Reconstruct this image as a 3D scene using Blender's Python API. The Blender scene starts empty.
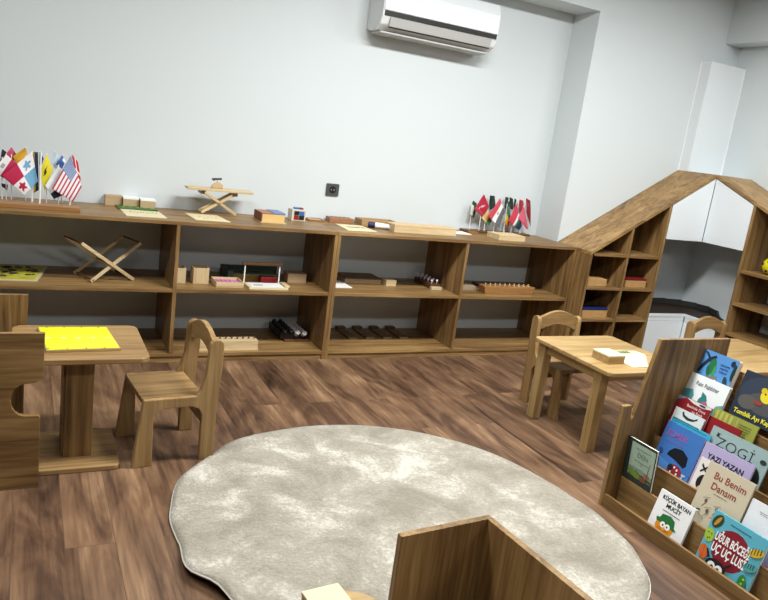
import bpy, bmesh, math, random
from mathutils import Vector, Matrix, Euler
random.seed(7)
C = bpy.context.scene.collection
PI = math.pi
# ---------------------------------------------------------------- camera
yaw, pitch, roll = 0.48198, -0.22234, 0.13432
fw = Vector((math.sin(yaw)*math.cos(pitch), math.cos(yaw)*math.cos(pitch), math.sin(pitch)))
rt = fw.cross(Vector((0, 0, 1))).normalized(); up = rt.cross(fw)
r2 = rt*math.cos(roll) + up*math.sin(roll); u2 = -rt*math.sin(roll) + up*math.cos(roll)
cd = bpy.data.cameras.new('camera'); cam = bpy.data.objects.new('camera', cd); C.objects.link(cam)
M = Matrix((r2, u2, -fw)).transposed().to_4x4(); M.translation = Vector((-0.6571, -3.4949, 1.2399))
cam.matrix_world = M
cd.sensor_width = 36; cd.lens = 711.73/768*36; cd.clip_start = .02
bpy.context.scene.camera = cam
# ---------------------------------------------------------------- world, exposure
w = bpy.data.worlds.new('world'); bpy.context.scene.world = w; w.use_nodes = True
w.node_tree.nodes['Background'].inputs[0].default_value = (.8, .9, 1, 1)
w.node_tree.nodes['Background'].inputs[1].default_value = .05
vs = bpy.context.scene.view_settings
vs.view_transform = 'Standard'; vs.look = 'None'; vs.gamma = 1; vs.use_curve_mapping = False
vs.exposure = 0.22
# ceiling light panels: (x, y, power)
PANELS = [(1.15, -1.35, 80), (2.9, -1.35, 32), (-1.0, -1.45, 32), (2.3, -3.7, 30), (-0.4, -3.8, 26)]
CEIL = 2.55
for i, (x, y, p) in enumerate(PANELS):
    l = bpy.data.lights.new('panel_light', 'AREA'); l.shape = 'RECTANGLE'; l.size = 1.1; l.size_y = .3
    l.energy = p; l.color = (1, .995, .965)
    o = bpy.data.objects.new('panel_light', l); C.objects.link(o); o.location = (x, y, CEIL-.03)
# ---------------------------------------------------------------- helpers
def thing(name, label, cat, loc=(0, 0, 0), rot=(0, 0, 0), group=None):
    o = bpy.data.objects.new(name, None); C.objects.link(o); o.empty_display_size = .05
    o.location = loc; o.rotation_euler = rot if not isinstance(rot, (int, float)) else (0, 0, rot)
    o['label'] = label; o['category'] = cat
    if group: o['group'] = group
    return o
def tag(o, label, cat, group=None, kind=None):
    o['label'] = label; o['category'] = cat
    if group: o['group'] = group
    if kind: o['kind'] = kind
    return o
def BM(): return bmesh.new()
def link(name, bm, mats, parent=None, bevel=0, seg=2, smooth=False, loc=None):
    me = bpy.data.meshes.new(name); bmesh.ops.recalc_face_normals(bm, faces=bm.faces[:]) if not smooth == 'keep' else None
    bm.to_mesh(me); bm.free()
    for m in (mats if isinstance(mats, (list, tuple)) else [mats]): me.materials.append(m)
    o = bpy.data.objects.new(name, me); C.objects.link(o)
    if parent: o.parent = parent
    if loc: o.location = loc
    if smooth:
        for p in me.polygons: p.use_smooth = True
    if bevel:
        b = o.modifiers.new('bevel', 'BEVEL'); b.width = bevel; b.segments = seg; b.limit_method = 'ANGLE'; b.angle_limit = math.radians(35)
    return o
def box(bm, x0, x1, y0, y1, z0, z1, mi=0):
    vs_ = [bm.verts.new(p) for p in ((x0,y0,z0),(x1,y0,z0),(x1,y1,z0),(x0,y1,z0),(x0,y0,z1),(x1,y0,z1),(x1,y1,z1),(x0,y1,z1))]
    for f in ((0,3,2,1),(4,5,6,7),(0,1,5,4),(1,2,6,5),(2,3,7,6),(3,0,4,7)):
        bm.faces.new([vs_[i] for i in f]).material_index = mi
    return bm
def bx(*a): return box(BM(), *a)
def prism(bm, pts, axis, a, b, mi=0):
    """extrude the 2D outline pts along axis ('x': pts=(y,z), 'y': pts=(x,z), 'z': pts=(x,y))"""
    def P(p, t):
        return (t, p[0], p[1]) if axis == 'x' else (p[0], t, p[1]) if axis == 'y' else (p[0], p[1], t)
    A = [bm.verts.new(P(p, a)) for p in pts]; B = [bm.verts.new(P(p, b)) for p in pts]; n = len(pts)
    bm.faces.new(A).material_index = mi; bm.faces.new(B[::-1]).material_index = mi
    for i in range(n): bm.faces.new((A[i], B[i], B[(i+1) % n], A[(i+1) % n])).material_index = mi
    return bm
def rrect(x0, x1, y0, y1, r, n=6):
    out = []
    for cx, cy, a0 in ((x1-r, y0+r, -90), (x1-r, y1-r, 0), (x0+r, y1-r, 90), (x0+r, y0+r, 180)):
        for k in range(n+1):
            a = math.radians(a0+90*k/n); out.append((cx+r*math.cos(a), cy+r*math.sin(a)))
    return out
def cyl(bm, p, q, r, n=12, r1=None, mi=0):
    p = Vector(p); q = Vector(q); d = (q-p).normalized()
    a = d.orthogonal().normalized(); b = d.cross(a); r1 = r if r1 is None else r1
    A = [bm.verts.new(p+(a*math.cos(2*PI*k/n)+b*math.sin(2*PI*k/n))*r) for k in range(n)]
    B = [bm.verts.new(q+(a*math.cos(2*PI*k/n)+b*math.sin(2*PI*k/n))*r1) for k in range(n)]
    bm.faces.new(A[::-1]).material_index = mi; bm.faces.new(B).material_index = mi
    for k in range(n): bm.faces.new((A[k], A[(k+1) % n], B[(k+1) % n], B[k])).material_index = mi
    return bm
def bar(bm, p, q, w, t, upv=(0, 1, 0), mi=0):
    """rectangular stick from p to q: w across, t along upv"""
    p = Vector(p); q = Vector(q); d = (q-p).normalized(); u = Vector(upv); s = d.cross(u).normalized(); u = s.cross(d)
    c = []
    for e in (p, q):
        for i, j in ((-1,-1),(1,-1),(1,1),(-1,1)): c.append(bm.verts.new(e+s*w/2*i+u*t/2*j))
    for f in ((0,3,2,1),(4,5,6,7),(0,1,5,4),(1,2,6,5),(2,3,7,6),(3,0,4,7)): bm.faces.new([c[i] for i in f]).material_index = mi
    return bm
def ball(bm, c, r, sz=1, n=12, mi=0):
    R = bmesh.ops.create_uvsphere(bm, u_segments=n*2, v_segments=n, radius=r, matrix=Matrix.Translation(c) @ Matrix.Diagonal((1, 1, sz, 1)))
    for v in R['verts']:
        for f in v.link_faces: f.material_index = mi
    return bm
def dup(root, loc=None, rot=None, label=None):
    r = root.copy(); C.objects.link(r)
    if loc is not None: r.location = loc
    if rot is not None: r.rotation_euler = rot
    if label: r['label'] = label
    for ch in list(root.children):
        c = ch.copy(); C.objects.link(c); c.parent = r
        for gc in list(ch.children):
            d = gc.copy(); C.objects.link(d); d.parent = c
    return r
# ---------------------------------------------------------------- materials
def lin(h):
    if isinstance(h, str):
        v = [int(h[i:i+2], 16)/255 for i in (0, 2, 4)]
        return tuple(((c+.055)/1.055)**2.4 if c > .04045 else c/12.92 for c in v)+(1,)
    return tuple(h)+(1,)
def mat(name, col, rough=.6, spec=.4, metal=0, bump=0, bscale=60, var=0):
    m = bpy.data.materials.new(name); m.use_nodes = True; nt = m.node_tree; b = nt.nodes['Principled BSDF']
    b.inputs['Base Color'].default_value = lin(col); b.inputs['Roughness'].default_value = rough
    b.inputs['Specular IOR Level'].default_value = spec; b.inputs['Metallic'].default_value = metal
    if bump or var:
        tc = nt.nodes.new('ShaderNodeTexCoord'); n = nt.nodes.new('ShaderNodeTexNoise'); n.inputs['Scale'].default_value = bscale
        n.inputs['Detail'].default_value = 5; nt.links.new(tc.outputs['Object'], n.inputs['Vector'])
        if bump:
            bp = nt.nodes.new('ShaderNodeBump'); bp.inputs['Strength'].default_value = bump; bp.inputs['Distance'].default_value = .003
            nt.links.new(n.outputs[0], bp.inputs['Height']); nt.links.new(bp.outputs[0], b.inputs['Normal'])
        if var:
            r = nt.nodes.new('ShaderNodeValToRGB'); c = lin(col)
            r.color_ramp.elements[0].position = .3; r.color_ramp.elements[1].position = .7
            r.color_ramp.elements[0].color = tuple(k*(1-var) for k in c[:3])+(1,); r.color_ramp.elements[1].color = tuple(min(1, k*(1+var)) for k in c[:3])+(1,)
            nt.links.new(n.outputs[0], r.inputs[0]); nt.links.new(r.outputs[0], b.inputs['Base Color'])
    return m
def wood(name, cols, axis='z', scale=1.0, rough=.42, along=1.0):
    """laminate with long grain along axis; cols = dark, mid, light"""
    m = bpy.data.materials.new(name); m.use_nodes = True; nt = m.node_tree; N = nt.nodes; L = nt.links; b = N['Principled BSDF']
    tc = N.new('ShaderNodeTexCoord'); oi = N.new('ShaderNodeObjectInfo'); ad = N.new('ShaderNodeVectorMath'); ad.operation = 'ADD'
    ml = N.new('ShaderNodeMath'); ml.operation = 'MULTIPLY'; ml.inputs[1].default_value = 23; L.new(oi.outputs['Random'], ml.inputs[0])
    L.new(tc.outputs['Object'], ad.inputs[0]); L.new(ml.outputs[0], ad.inputs[1])
    def noise(s_along, s_across, detail, dist):
        mp = N.new('ShaderNodeMapping'); s = [s_across]*3; s['xyz'.index(axis)] = s_along*along
        mp.inputs['Scale'].default_value = [k*scale for k in s]; L.new(ad.outputs[0], mp.inputs['Vector'])
        n = N.new('ShaderNodeTexNoise'); n.inputs['Scale'].default_value = 1; n.inputs['Detail'].default_value = detail
        n.inputs['Distortion'].default_value = dist; n.inputs['Roughness'].default_value = .6; L.new(mp.outputs[0], n.inputs['Vector']); return n
    a = noise(1.0, 17, 5, 1.8); c = noise(5, 130, 3, .3); d = noise(1.1, 6, 2, .8)
    r = N.new('ShaderNodeValToRGB'); e = r.color_ramp.elements
    e[0].position = .33; e[0].color = lin(cols[0]); e[1].position = .66; e[1].color = lin(cols[2])
    k = e.new(.47); k.color = lin(cols[1])
    m1 = N.new('ShaderNodeMix'); m1.data_type = 'FLOAT'; m1.inputs[0].default_value = .3; L.new(a.outputs[0], m1.inputs[2]); L.new(c.outputs[0], m1.inputs[3])
    m2 = N.new('ShaderNodeMix'); m2.data_type = 'FLOAT'; m2.inputs[0].default_value = .3; L.new(m1.outputs[0], m2.inputs[2]); L.new(d.outputs[0], m2.inputs[3])
    L.new(m2.outputs[0], r.inputs[0]); L.new(r.outputs[0], b.inputs['Base Color']); b.inputs['Roughness'].default_value = rough
    b.inputs['Specular IOR Level'].default_value = .35
    bp = N.new('ShaderNodeBump'); bp.inputs['Strength'].default_value = .12; bp.inputs['Distance'].default_value = .001
    L.new(c.outputs[0], bp.inputs['Height']); L.new(bp.outputs[0], b.inputs['Normal'])
    return m
OAK = ('3A2A16', '7A5D38', 'AA8A5A')
WX, WY, WZ = wood('walnut_laminate_x', OAK, 'x'), wood('walnut_laminate_y', OAK, 'y'), wood('walnut_laminate_z', OAK, 'z')
RX, RY = wood('roof_laminate_x', ('4A3820', '86683F', 'B3925F'), 'x', along=.35), wood('roof_laminate_y', ('4A3820', '86683F', 'B3925F'), 'y', along=.35)
LIGHT = ('745A34', '9E8254', 'BEA376')
MID = ('5A4428', '8A6C44', 'AC8E60')
CX, CY_, CZ = wood('chair_laminate_x', MID, 'x'), wood('chair_laminate_y', MID, 'y'), wood('chair_laminate_z', MID, 'z')
TX, TY, TZ = wood('oak_laminate_x', LIGHT, 'x'), wood('oak_laminate_y', LIGHT, 'y'), wood('oak_laminate_z', LIGHT, 'z')
BEECH = wood('beech_x', ('AC936A', 'C5AD84', 'D8C6A0'), 'x', 1.5); BEECHZ = wood('beech_z', ('AC936A', 'C5AD84', 'D8C6A0'), 'z', 1.5)
DARKW = wood('dark_wood_x', ('3A2416', '5A3A24', '73502F'), 'x', 1.5); DARKY = wood('dark_wood_y', ('3A2416', '5A3A24', '73502F'), 'y', 1.5)
REDW = wood('red_wood_x', ('6A4426', '8C6238', 'A67C4C'), 'x', 1.5)
WALL = mat('wall_paint', 'CFD7DA', .9, .2, bump=.05, bscale=90)
ROOM = mat('unseen_room_dark', '6A6866', .9, .2)  # unseen ceiling and walls, darkened to cut bounced fill light
WHITE = mat('white_lacquer', 'DDE4E8', .35)
PLAST = mat('white_plastic', 'E2E6E8', .3)
PLGREY = mat('grey_plastic', 'B5B7B6', .4)
BLACK = mat('black', '161616', .5); DGREY = mat('dark_grey', '3A3C3A', .6)
PAPER = mat('paper', 'EFEBDD', .8); CREAM = mat('cream', 'D9CEA8', .6); PUREW = mat('plain_white', 'F0F0EE', .6)
def M_(name, c, r=.5, **k): return mat(name, c, r, **k)
# ================================================================ STRUCTURE
H = .72; D = .447; XE = 2.5141; YP = .2075; Q = -.128; XF = 3.4767; XW = 3.8205
def struct(name, bm, m):
    o = link(name, bm, m); o['kind'] = 'structure'; return o
def floor_mat():
    m = bpy.data.materials.new('plank_floor'); m.use_nodes = True; nt = m.node_tree; N = nt.nodes; L = nt.links; b = N['Principled BSDF']
    tc = N.new('ShaderNodeTexCoord'); mp = N.new('ShaderNodeMapping'); mp.inputs['Rotation'].default_value = (0, 0, PI/2)
    L.new(tc.outputs['Object'], mp.inputs['Vector'])
    br = N.new('ShaderNodeTexBrick'); br.offset = .37; br.offset_frequency = 2
    br.inputs['Scale'].default_value = 1; br.inputs['Brick Width'].default_value = .95; br.inputs['Row Height'].default_value = .135
    br.inputs['Mortar Size'].default_value = .0012; br.inputs['Mortar Smooth'].default_value = .1; br.inputs['Bias'].default_value = 0
    br.inputs['Color1'].default_value = (0, 0, 0, 1); br.inputs['Color2'].default_value = (1, 1, 1, 1); br.inputs['Mortar'].default_value = (.5, .5, .5, 1)
    L.new(mp.outputs[0], br.inputs['Vector'])
    sc = N.new('ShaderNodeVectorMath'); sc.operation = 'SCALE'; sc.inputs['Scale'].default_value = 9; L.new(br.outputs['Color'], sc.inputs[0])
    ad = N.new('ShaderNodeVectorMath'); L.new(tc.outputs['Object'], ad.inputs[0]); L.new(sc.outputs[0], ad.inputs[1])
    def noise(sx, sy, det, dist):
        q = N.new('ShaderNodeMapping'); q.inputs['Scale'].default_value = (sx, sy, 1); L.new(ad.outputs[0], q.inputs['Vector'])
        n = N.new('ShaderNodeTexNoise'); n.inputs['Scale'].default_value = 1; n.inputs['Detail'].default_value = det; n.inputs['Distortion'].default_value = dist
        n.inputs['Roughness'].default_value = .62; L.new(q.outputs[0], n.inputs['Vector']); return n
    a = noise(9, 1.1, 5, 2.0); c = noise(110, 3.5, 3, .2); k = noise(5, 1.6, 3, 1.6)
    r = N.new('ShaderNodeValToRGB'); e = r.color_ramp.elements
    e[0].position = .32; e[0].color = lin('2E2017'); e[1].position = .70; e[1].color = lin('A88868')
    x = e.new(.43); x.color = lin('553E2E'); x = e.new(.54); x.color = lin('785C45')
    m1 = N.new('ShaderNodeMix'); m1.data_type = 'FLOAT'; m1.inputs[0].default_value = .25; L.new(a.outputs[0], m1.inputs[2]); L.new(c.outputs[0], m1.inputs[3])
    m2 = N.new('ShaderNodeMix'); m2.data_type = 'FLOAT'; m2.inputs[0].default_value = .38; L.new(m1.outputs[0], m2.inputs[2]); L.new(k.outputs[0], m2.inputs[3])
    mm = N.new('ShaderNodeMath'); mm.operation = 'MULTIPLY_ADD'; mm.inputs[1].default_value = .10; L.new(br.outputs['Color'], mm.inputs[0]); L.new(m2.outputs[0], mm.inputs[2])
    m3 = N.new('ShaderNodeMath'); m3.operation = 'SUBTRACT'; m3.inputs[1].default_value = .05; L.new(mm.outputs[0], m3.inputs[0])
    L.new(m3.outputs[0], r.inputs[0])
    mx = N.new('ShaderNodeMix'); mx.data_type = 'RGBA'; L.new(br.outputs['Fac'], mx.inputs[0]); L.new(r.outputs[0], mx.inputs[6]); mx.inputs[7].default_value = lin('5A4434')
    L.new(mx.outputs[2], b.inputs['Base Color']); b.inputs['Roughness'].default_value = .42; b.inputs['Specular IOR Level'].default_value = .4
    bp = N.new('ShaderNodeBump'); bp.inputs['Strength'].default_value = .15; bp.inputs['Distance'].default_value = .001; L.new(c.outputs[0], bp.inputs['Height']); L.new(bp.outputs[0], b.inputs['Normal'])
    return m
X0, Y0 = -4.2, -6.5
struct('floor', bx(X0-.1, XW+.1, Y0-.1, D+.1, -.1, 0), floor_mat())
struct('ceiling', bx(X0-.1, XW+.1, Y0-.1, D+.1, CEIL, CEIL+.1), ROOM)
struct('wall_back', bx(X0-.1, XW+.1, D, D+.1, 0, CEIL), WALL)
struct('wall_back_projecting', bx(XE, XW, YP, D, 0, CEIL), WALL)
struct('wall_right', bx(XW, XW+.1, Y0, D, 0, CEIL), WALL)
struct('wall_left', bx(X0-.1, X0, Y0, D, 0, CEIL), ROOM)
struct('wall_front', bx(X0-.1, XW+.1, Y0-.1, Y0, 0, CEIL), ROOM)
o = struct('trim_1', bx(X0, XE, .2, D, 2.175, CEIL), WALL)
o = struct('trim_2', bx(3.667, XW, Y0, YP, 2.18, CEIL), WALL)
# light panels (frame + glowing diffuser)
EM = bpy.data.materials.new('led_diffuser'); EM.use_nodes = True
EM.node_tree.nodes['Principled BSDF'].inputs['Emission Color'].default_value = (1, .98, .95, 1); EM.node_tree.nodes['Principled BSDF'].inputs['Emission Strength'].default_value = 3
# duct box in the corner
t = thing('duct_cover', 'tall white boxed duct cover standing in the room corner above the house shelf', 'duct cover', (XF, YP, 0))
link('panel', bx(.001, XW-XF-.001, -.084, -.001, 1.276, 2.03), WHITE, t, .001)
cm = M_('white_sealant', 'F4F6F6', .4)
link('corner_bead', bx(-.006, .0, -.006, -.001, 1.276, 2.03), cm, t)
link('corner_bead', bx(XW-XF-.006, XW-XF-.001, -.09, -.0845, 1.276, 2.03), cm, t)
# ================================================================ LOW SHELVES
T = .018
def low_shelf(x0, xm, x1, label, wl, wr):
    t = thing('low_shelf', label, 'shelf', (x0, 0, 0), group='low shelving units along the back wall')
    W = x1-x0; xm -= x0
    link('top_board', bx(0, W, 0, D-.002, H-T, H), WX, t, .0012)
    link('side_panel', bx(0, T, .002, D-.002, 0, H-T), WZ, t, .001)
    link('side_panel', bx(W-T, W, .002, D-.002, 0, H-T), WZ, t, .001)
    link('divider', bx(xm, xm+T, .002, D-.002, .048, H-T), WZ, t, .001)
    for a, b in ((T, xm), (xm+T, W-T)):
        link('shelf_board', bx(a, b, .003, D-.003, .382-T, .382), WX, t, .001)
    link('bottom_board', bx(T, W-T, .003, D-.003, .030, .048), WX, t, .001)
    link('plinth', bx(T, W-T, .010, .026, 0, .0295), WX, t, .0005)
    return t
low_shelf(-.842, 0, .847, 'low walnut shelf unit on the left, holding the crossed rack and pink tray', 0, 0)
low_shelf(.848, 1.6715, XE-.001, 'low walnut shelf unit on the right, touching the house-shaped shelf', 0, 0)
# ================================================================ HOUSE SHELF UNIT
ZA = 1.2913; XD = 3.1314; XP = 2.8225; sl = (ZA-H)/(XF-XE); sr = .42; YR = -.448
BACKW = WZ
t = thing('house_shelf', 'left wing of the house-shaped walnut shelf with sloping roof and small cubbies', 'shelf', (XE, Q, 0), group='house-shaped corner shelving')
dx = XE; dq = Q
L_ = lambda x: x-dx
depth = YP-Q-.002
rt_ = .020
def rz(x): return H+sl*(x-XE)-rt_*1.12
pts = [(0, H), (XF-XE, ZA), (XF-XE, ZA-rt_*1.17), (0, H-rt_*1.17)]
link('roof_board', prism(BM(), pts, 'y', 0, depth), RX, t, .0012)
def upr(x0, x1):
    return prism(BM(), [(L_(x0), 0), (L_(x1), 0), (L_(x1), rz(x1)-.003), (L_(x0), rz(x0)-.003)], 'y', .002, depth)
link('side_panel', upr(XE, XE+T), WZ, t, .0008)
link('divider', upr(XP, XP+T), WZ, t, .0008)
link('side_panel', upr(XD-T, XD), WZ, t, .0008)
for zz in (.7115, .491, .279, .07):
    for a, b in ((XE+T, XP), (XP+T, XD-T)):
        if zz > .7 and a < XP-.1: a2 = a+.015
        else: a2 = a
        if zz > .7 and a < XP-.1: a2 = a+.012
        link('shelf_board', bx(L_(a2), L_(b), .003, depth-.012, zz-T, zz), WX, t, .0008)
link('plinth', bx(T, L_(XD-T), .02, .036, 0, .05), WX, t)
bk = prism(BM(), [(T, .0), (L_(XD-T), .0), (L_(XD-T), rz(XD-T)-.003), (T, rz(XE+T)-.003)], 'y', depth-.010, depth)
link('back_panel', bk, DARKW, t)
# right wing
t = thing('house_shelf', 'right wing of the house-shaped walnut shelf running along the right wall', 'shelf', (XF, YR, 0), group='house-shaped corner shelving')
dp = XW-XF-.002
ye = -(ZA-H)/sr+ .0  # roof run from the ridge
def rzr(y): return ZA+sr*(y-Q)-.022
yR = Q-(ZA-H)/sr
link('roof_board', prism(BM(), [(Q-YR, ZA), (yR-YR, H), (yR-YR, H-.022), (Q-YR, ZA-.022)], 'x', 0, dp), RY, t, .0012)
def uprr(y0, y1):
    return prism(BM(), [(y0-YR, 0), (y1-YR, 0), (y1-YR, rzr(y1)-.003), (y0-YR, rzr(y0)-.003)], 'x', .002, dp)
cuts = [YR, -.775, -1.12, yR+T]
for i, y in enumerate(cuts): link('side_panel' if i in (0, 3) else 'divider', uprr(y-T, y), WZ, t, .0008)
for i in range(3):
    for zz in (.7115, .497, .294, .07):
        link('shelf_board', bx(.003, dp-.002, cuts[i+1]-YR, cuts[i]-T-YR, zz-T, zz), WY, t, .0008)
link('plinth', bx(.02, .036, cuts[3]-YR, -T, 0, .05), WY, t)
# ---- corner cabinet (upper) and lower cabinet
ZD = .835
t = thing('corner_cabinet', 'upper white corner cabinet with two doors meeting under the roof peak', 'cabinet', (XF, Q, ZD))
xl = XD-XF; yr_ = YR-Q
link('door', prism(BM(), [(xl+.002, 0), (-.0025, 0), (-.0025, ZA-.03-ZD), (xl+.002, rz(XD)-ZD-.006)], 'y', .001, .017), WHITE, t, .0008)
link('door', prism(BM(), [(yr_+.002, 0), (-.0005, 0), (-.0005, ZA-.03-ZD), (yr_+.002, rzr(YR)-ZD-.006)], 'x', .001, .017), WHITE, t, .0008)
link('bottom_panel', prism(BM(), [(xl+.003, .02), (.02, .02), (.02, yr_+.003), (XW-XF-.004, yr_+.003), (XW-XF-.004, YP-Q-.004), (xl+.003, YP-Q-.004)], 'z', .002, .018), WHITE, t)
link('top_panel', prism(BM(), [(.02, .02), (XW-XF-.004, .02), (XW-XF-.004, YP-Q-.09), (.02, YP-Q-.09)], 'z', .415, .43), WHITE, t)
t = thing('corner_base_cabinet', 'low white corner cabinet with dark wooden top under the open grey niche', 'cabinet', (XF, Q, 0))
link('door', bx(xl+.002, -.002, .001, .017, .02, .268), WHITE, t, .0008)
link('door', bx(.001, .017, yr_+.002, -.001, .02, .268), WHITE, t, .0008)
link('rail', bx(xl+.002, -.002, .003, .018, .2705, .3), WHITE, t, .0008)
link('rail', bx(.003, .018, yr_+.002, -.001, .2705, .3), WHITE, t, .0008)
link('kickboard', prism(BM(), [(xl+.002, .03), (.03, .03), (.03, yr_+.003), (.045, yr_+.003), (.045, .045), (xl+.002, .045)], 'z', 0, .02), WHITE, t)
link('worktop', prism(BM(), [(xl+.003, 0), (0, 0), (0, yr_+.003), (XW-XF-.004, yr_+.003), (XW-XF-.004, YP-Q-.004), (xl+.003, YP-Q-.004)], 'z', .301, .318), [WHITE], t, .001)
pts = []
def arc(o1, k=0):
    return [(-.335+o1, .25-.0), (-.15, .315-o1*.2)]
path = [(-.325, .235), (-.22, .285), (-.05, .31), (.12, .305), (.24, .26), (.305, .17), (.315, .07), (.25, -.06), (.12, -.17), (.02, -.29)]
inner = [(-.325, .03), (-.02, .03), (.03, -.02), (.03, -.30)]
link('dark_inlay', prism(BM(), path+[(.02, -.29)][:0]+[(.024, -.30), (.024, .024), (-.325, .024)], 'z', .3185, .323), mat('dark_walnut', '2A1D12', .5), t, 0)
rb = BM()
for a, b in zip(path[:-1], path[1:]):
    bar(rb, (a[0], a[1], .338), (b[0], b[1], .342), .014, .038, (0, 0, 1))
link('edge_strip', rb, mat('dark_rubber', '2E302E', .7), t)
# ================================================================ AIR CONDITIONER
t = thing('air_conditioner', 'white wall-mounted split air conditioner high on the back wall', 'air conditioner', (1.06, D, 0))
prof = [(-.002, 2.085), (-.002, 1.825), (-.05, 1.812), (-.13, 1.818), (-.175, 1.845), (-.195, 1.89), (-.198, 1.93), (-.194, 2.02), (-.17, 2.07), (-.12, 2.085)]
link('casing', prism(BM(), prof, 'x', 0, .762), PLAST, t, .006, 3)
link('front_panel', prism(BM(), [(-.199, 1.912), (-.205, 1.915), (-.202, 2.02), (-.176, 2.08), (-.165, 2.075)], 'x', .006, .756), WHITE, t, .002)
link('air_slot', prism(BM(), [(-.1965, 1.888), (-.2015, 1.888), (-.2015, 1.911), (-.1965, 1.911)], 'x', .012, .75), BLACK, t)
link('louvre', prism(BM(), [(-.197, 1.884), (-.203, 1.884), (-.186, 1.836), (-.180, 1.838)], 'x', .05, .72), PLGREY, t, .001)
link('louvre_gap', prism(BM(), [(-.182, 1.8355), (-.1855, 1.834), (-.178, 1.829), (-.174, 1.831)], 'x', .05, .72), BLACK, t)
link('underside_grille', bx(.02, .74, -.15, -.02, 1.802, 1.812), PLGREY, t, .002)
# ================================================================ SOCKET
t = thing('wall_socket', 'dark grey wall socket plate on the white wall above the shelf', 'socket', (.963, D, .902))
link('plate', prism(BM(), rrect(-.040, .040, -.036, .036, .006), 'y', -.009, -.0005), mat('socket_grey', '4A4C4B', .4), t, .001)
c = BM(); cyl(c, (0, -.0095, 0), (0, -.0092, 0), .022, 24); link('recess', c, BLACK, t)
c = BM(); cyl(c, (-.009, -.0105, 0), (-.009, -.0095, 0), .003, 10); cyl(c, (.009, -.0105, 0), (.009, -.0095, 0), .003, 10); link('contact', c, PLGREY, t)
# ================================================================ RUG
def rug():
    A = [(-180, .725), (-169, .745), (-160, .712), (-150, .722), (-140, .75), (-120, .77), (-90, .78), (-60, .79), (-42, .815), (-30, .80), (-15, .765), (0, .73), (10, .72), (45, .73), (60, .735), (80, .743), (100, .750), (122, .772), (134, .753), (148, .764), (165, .745), (180, .725)]
    cx, cy = .49, -1.62
    def R(a):
        for (p, r), (q, s) in zip(A[:-1], A[1:]):
            if p <= a <= q:
                k = (a-p)/(q-p); k = k*k*(3-2*k); return r+(s-r)*k
        return .75
    def Z(a, k):
        l = math.exp(-((a+162)/14)**2)*(.028)*max(0, (k-.72)/.28)**2
        return l
    bm = BM(); n = 144; rings = [0.0, .2, .4, .55, .7, .8, .87, .93, .97, 1.0]
    c0 = bm.verts.new((cx, cy, .014)); prev = None; top = []
    for k in rings[1:]:
        ring = []
        for i in range(n):
            a = -180+360*i/n; r = R(a)*k
            ring.append(bm.verts.new((cx+r*math.cos(math.radians(a)), cy+r*math.sin(math.radians(a)), .014+Z(a, k)-(.004 if k == 1 else 0))))
        if prev is None:
            for i in range(n): bm.faces.new((c0, ring[i], ring[(i+1) % n]))
        else:
            for i in range(n): bm.faces.new((prev[i], ring[i], ring[(i+1) % n], prev[(i+1) % n]))
        prev = ring
    low = [bm.verts.new((v.co.x, v.co.y, v.co.z-.009)) for v in prev]
    for i in range(n): bm.faces.new((prev[i], low[i], low[(i+1) % n], prev[(i+1) % n]))
    m = bpy.data.materials.new('rug_pile'); m.use_nodes = True; nt = m.node_tree; N = nt.nodes; L = nt.links; b = N['Principled BSDF']
    tc = N.new('ShaderNodeTexCoord')
    def nz(s, d, dist=0):
        q = N.new('ShaderNodeTexNoise'); q.inputs['Scale'].default_value = s; q.inputs['Detail'].default_value = d; q.inputs['Distortion'].default_value = dist
        q.inputs['Roughness'].default_value = .65; L.new(tc.outputs['Object'], q.inputs['Vector']); return q
    a = nz(4.8, 8, .5); f = nz(90, 5); g_ = nz(260, 2)
    r = N.new('ShaderNodeValToRGB'); e = r.color_ramp.elements
    e[0].position = .40; e[0].color = lin('918B7C'); e[1].position = .62; e[1].color = lin('D6D3C8'); x = e.new(.525); x.color = lin('ACA698')
    mx = N.new('ShaderNodeMix'); mx.data_type = 'FLOAT'; mx.inputs[0].default_value = .28; L.new(a.outputs[0], mx.inputs[2]); L.new(f.outputs[0], mx.inputs[3])
    L.new(mx.outputs[0], r.inputs[0]); L.new(r.outputs[0], b.inputs['Base Color']); b.inputs['Roughness'].default_value = .95; b.inputs['Specular IOR Level'].default_value = .1
    b.inputs['Sheen Weight'].default_value = .25
    ad = N.new('ShaderNodeMath'); ad.operation = 'ADD'; L.new(f.outputs[0], ad.inputs[0]); L.new(g_.outputs[0], ad.inputs[1])
    bp = N.new('ShaderNodeBump'); bp.inputs['Strength'].default_value = .8; bp.inputs['Distance'].default_value = .008; L.new(ad.outputs[0], bp.inputs['Height']); L.new(bp.outputs[0], b.inputs['Normal'])
    t = thing('rug', 'large round greige shaggy rug with mottled pale patches on the plank floor', 'rug', (0, 0, .001))
    edge = [v.co.copy() for v in prev]
    link('pile', bm, m, t, smooth=True)
    bb = BM()
    for i in range(n):
        p, q = edge[i], edge[(i+1) % n]
        dn = Vector((0, 0, -.005)); cyl(bb, p+dn, q+dn, .0035, 6)
    link('binding', bb, mat('rug_binding', 'DAD7CC', .8), t)
rug()
# ================================================================ LEFT TABLE
def sweep_top(x0, x1, y0, y1, z0, z1, m, t, name='tabletop', r=.035):
    return link(name, prism(BM(), rrect(x0, x1, y0, y1, r), 'z', z0, z1), m, t, .004, 3)
t = thing('pedestal_table', 'small square pedestal table with rounded corners carrying the yellow board', 'table', (-.48, -.905, 0))
sweep_top(-.212, .216, -.197, .195, .389, .409, CX, t)
link('pedestal', bx(-.045, .046, -.110, -.090, .02, .389), WZ, t, .001)
link('pedestal', bx(-.050, -.032, -.0895, .07, .02, .389), WZ, t, .001)
sweep_top(-.135, .134, -.196, .118, 0, .02, CX, t, 'base_plate', .02)
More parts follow.
